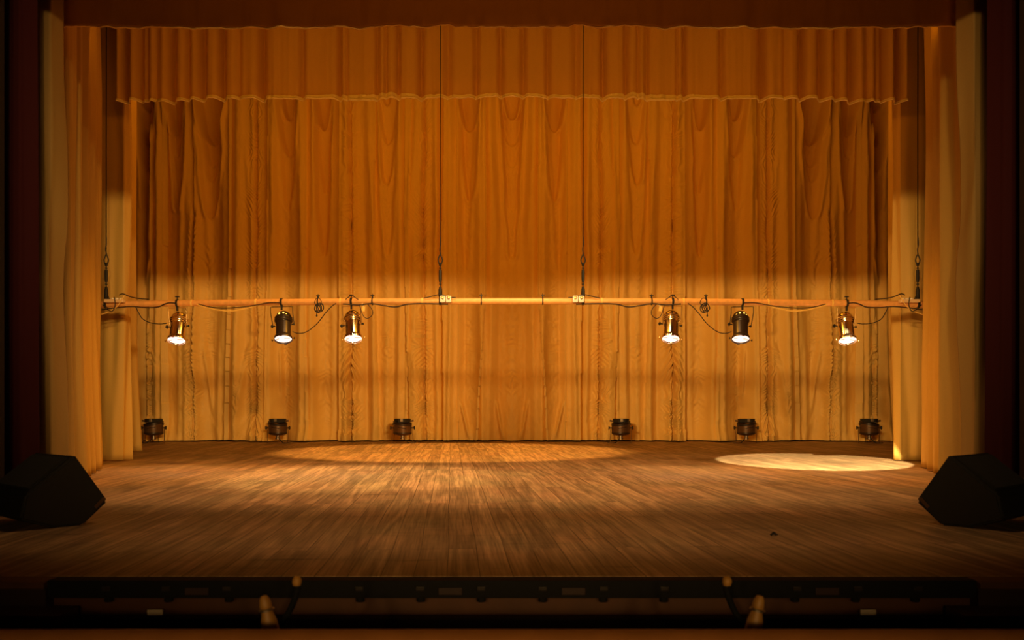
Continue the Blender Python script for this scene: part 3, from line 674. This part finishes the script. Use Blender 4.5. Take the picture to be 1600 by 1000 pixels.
# ------------------------------------------------------------------ wedge monitors
def wedge(s, label):
    prof = [(0, .35), (.165, .108), (.04, .0), (-.10, .0), (-.25, .055), (-.225, .17)]
    o_ = Vector((2.134, 4.375)); pd = Vector((-.657, .754)); ed = Vector((.754, .657))
    def pt(u, z, e):
        q = o_ + pd * u + ed * e; return Vector((q.x * s, q.y, z))
    base = pt(0, 0, .22)
    r = empty('floor_monitor', base, label, 'speaker', 'wedge monitors at the stage sides')
    import bmesh
    bm = bmesh.new()
    a = [bm.verts.new(pt(u, z, 0) - base) for u, z in prof]; b_ = [bm.verts.new(pt(u, z, .456) - base) for u, z in prof]
    bm.faces.new(a); bm.faces.new(b_[::-1])
    for i in range(len(prof)): j = (i + 1) % len(prof); bm.faces.new((a[i], b_[i], b_[j], a[j]))
    bmesh.ops.bevel(bm, geom=bm.edges[:], offset=.012, segments=3, affect='EDGES')
    bmesh.ops.recalc_face_normals(bm, faces=bm.faces)
    me = bpy.data.meshes.new('cabinet'); bm.to_mesh(me); bm.free(); me.materials.append(M['black'])
    o = bpy.data.objects.new('cabinet', me); sc.collection.objects.link(o); o.parent = r
    # grille on the face turned off-stage
    nrm = Vector(((pd.x * -.18) * s, pd.y * -.18, .225)).normalized()
    q = [pt(-.025, .328, .03), pt(-.025, .328, .426), pt(-.20, .192, .426), pt(-.20, .192, .03)]
    g = G(); lo = [p - base - nrm * .004 for p in q]; hi = [p - base + nrm * .012 for p in q]
    g.add(lo + hi, [(0, 1, 2, 3), (4, 5, 6, 7), (0, 1, 5, 4), (1, 2, 6, 5), (2, 3, 7, 6), (3, 0, 4, 7)]); g.build('grille', M['grille'], r)
    # handle slot on the visible side, corner protector, feet
    n2 = Vector((-ed.x * s, -ed.y, 0))
    c = pt(.12, .105, 0) - base
    g = G(); t1 = Vector((pd.x * s, pd.y, 0)) * .022 + Vector((0, 0, .022)); t2 = Vector((pd.x * s, pd.y, 0)) * .006 - Vector((0, 0, .006))
    v = [c + t1 + t2, c + t1 - t2, c - t1 - t2, c - t1 + t2]; g.add([p + n2 * .001 for p in v] + [p + n2 * .004 for p in v], [(0, 1, 2, 3), (4, 5, 6, 7), (0, 1, 5, 4), (1, 2, 6, 5), (2, 3, 7, 6), (3, 0, 4, 7)])
    g.build('badge', M['brown_metal'], r)
    for u in (.02, -.09):
        for e in (.03, .42):
            p0 = pt(u, 0, e) - base
            G().lathe([(0, .004), (.014, .004), (.016, 0), (0, 0)], 12, Matrix.Translation(p0)).build('foot', M['rubber'], r)
    return r
wedge(-1, 'black wedge-shaped stage monitor on the boards at the left')
wedge(1, 'black wedge-shaped stage monitor on the boards at the right')
# scrap on the boards
p0 = W(1209, 837, 4.06); g = G()
for k in range(5):
    a = random.Random(k).uniform(0, 3.1); l = .011 + .003 * k
    g.tube([(-l * math.cos(a), -l * math.sin(a), .002), (0, .003 * k - .006, .006 + .002 * k), (l * math.cos(a), l * math.sin(a), .003)], .0024, seg=5)
tag(g.build('scrap', M['scrap'], None, loc=(p0.x, 4.06, .001)), 'tiny dark crumpled scrap lying on the right side of the boards', 'scrap')

# ------------------------------------------------------------------ stage front, pit and rail
YE = 3.11; PX = F / YE
x90 = (90 - CX) / PX
g = G().box(x90, 3.04, -.062, -x90, 3.109, -.0015, .003)
trough = empty('footlight_trough', (0, 3.08, -.06), 'long black footlight trough under the front lip of the stage', 'footlight')
o = g.build('trough', M['matte_black'], trough); o.matrix_parent_inverse = Matrix.Translation(-trough.location)
lampx = [180, 272, 365, 567, 660, 753]
for p_ in lampx + [1600 - v for v in lampx]:
    x = (p_ - CX) / PX
    g = G().lathe([(0, 0), (.013, 0), (.015, -.006), (.015, -.013), (.012, -.016), (0, -.016)], 14, Matrix.Translation((x, 3.06, -.062)))
    o = g.build('mounting_stud', M['matte_black'], trough, smooth=True); o.matrix_parent_inverse = Matrix.Translation(-trough.location)
    o = G().box(x - .014, 3.032, -.036, x + .014, 3.04, -.022, .002).build('lens_cover', M['black_metal'], trough); o.matrix_parent_inverse = Matrix.Translation(-trough.location)
for p_ in (319, 706, 894, 1281):
    x = (p_ - CX) / PX
    o = G().box(x - .04, 3.034, -.050, x + .04, 3.0405, -.026, .002).build('cover_plate', M['dark_wood'], trough); o.matrix_parent_inverse = Matrix.Translation(-trough.location)
struct(G().box(x90, 3.085, -.135, -x90, 3.2, -.06).build('trim_fascia', M['fascia']))
struct(G().box(x90 - .0, 3.02, -1.0, -x90, 3.2, -.127, .004).build('trim_lower_fascia', M['dark_wood']))
for s, side in ((-1, 'left'), (1, 'right')):
    a, b_ = sorted((s * 4.2, s * -x90))
    struct(G().box(a, 3.03, -1.0, b_, 3.2, -.026).build('trim_apron_' + side, M['dark_wood']))
    struct(G().box(a, 3.015, -.027, b_, 3.2, -.0012, .004).build('trim_apron_cap_' + side, M['fascia']))
    c = s * (800 - 105) / F * 2.95
    a, b_ = sorted((s * 4.2, c))
    zt = W(0, 955, 2.95).z
    struct(G().box(a, 2.9, zt - .038, b_, 3.03, zt, .004).build('trim_step_' + side, M['fascia']))
    lx = W(242 if s < 0 else 1357, 956, 3.01)
    tag(G().box(-.026, -.003, -.009, .026, .003, .009, .001).build('paper_label', M['paper'], None, loc=(lx.x, 3.013, lx.z - .002)),
        'small blank white label stuck on the %s half of the stage front' % side, 'label', 'labels on the stage front')
# near pit rail
YR = 2.0
zt = W(0, 984, YR).z
struct(G().tube([(-3.0, YR, zt - .03), (3.0, YR, zt - .03)], .03, seg=20, smooth=False).build('trim_pit_rail', M['wood_rail'], None, smooth=True))
struct(G().box(-3.0, YR + .005, -1.0, 3.0, YR + .03, zt - .05).build('trim_pit_panel', M['dark_wood']))
# things standing in the pit
for s, side in ((-1, 'left'), (1, 'right')):
    d = 2.35
    def Q(px, py, dd=d): p = W(px if s < 0 else 1600 - px, py, dd); return p
    b0 = Q(424, 990)
    r = empty('pit_post', b0, 'rounded amber wooden post with a collar standing in the pit, %s of centre' % side, 'post', 'amber posts in the pit')
    ax = (Q(412, 930) - b0); ln = ax.length; rot = ax.to_track_quat('Z', 'Y').to_matrix().to_4x4()
    k = d / F
    G().lathe([(15 * k, -1.0), (15 * k, -.02), (12 * k, ln * .35), (8 * k, ln * .60)], 20, rot).build('shaft', M['amber_wood'], r, smooth=True)
    G().lathe([(8 * k, ln * .58), (12 * k, ln * .60), (12 * k, ln * .64), (8 * k, ln * .66)], 20, rot).build('collar', M['steel'], r, smooth=True)
    G().lathe([(9 * k, ln * .66), (9.5 * k, ln * .72), (8 * k, ln * .88), (5 * k, ln * .98), (0, ln)], 20, rot).build('knob', M['amber_wood'], r, smooth=True)
    p1 = Q(464, 908, 2.6)
    r = empty('pit_lamp_arm', p1, 'dark bent arm topped by a small amber bulb, in the pit %s of centre' % side, 'lamp arm', 'bent arms in the pit')
    kk = 2.6 / F
    G().lathe([(0, 8 * kk), (4 * kk, 7 * kk), (7 * kk, 3 * kk), (7.5 * kk, -1 * kk), (6 * kk, -7 * kk), (0, -8 * kk)], 16).build('bulb', M['amber_wood'], r, smooth=True)
    pts = [Q(465, 914, 2.6), Q(464, 925, 2.6), Q(459, 940, 2.6), Q(452, 955, 2.6), Q(440, 975, 2.6), Q(432, 990, 2.6), Q(425, 1060, 2.6)]
    G().tube([p - p1 for p in pts], 5.0 * kk, seg=10).build('arm', M['matte_black'], r, smooth=True)
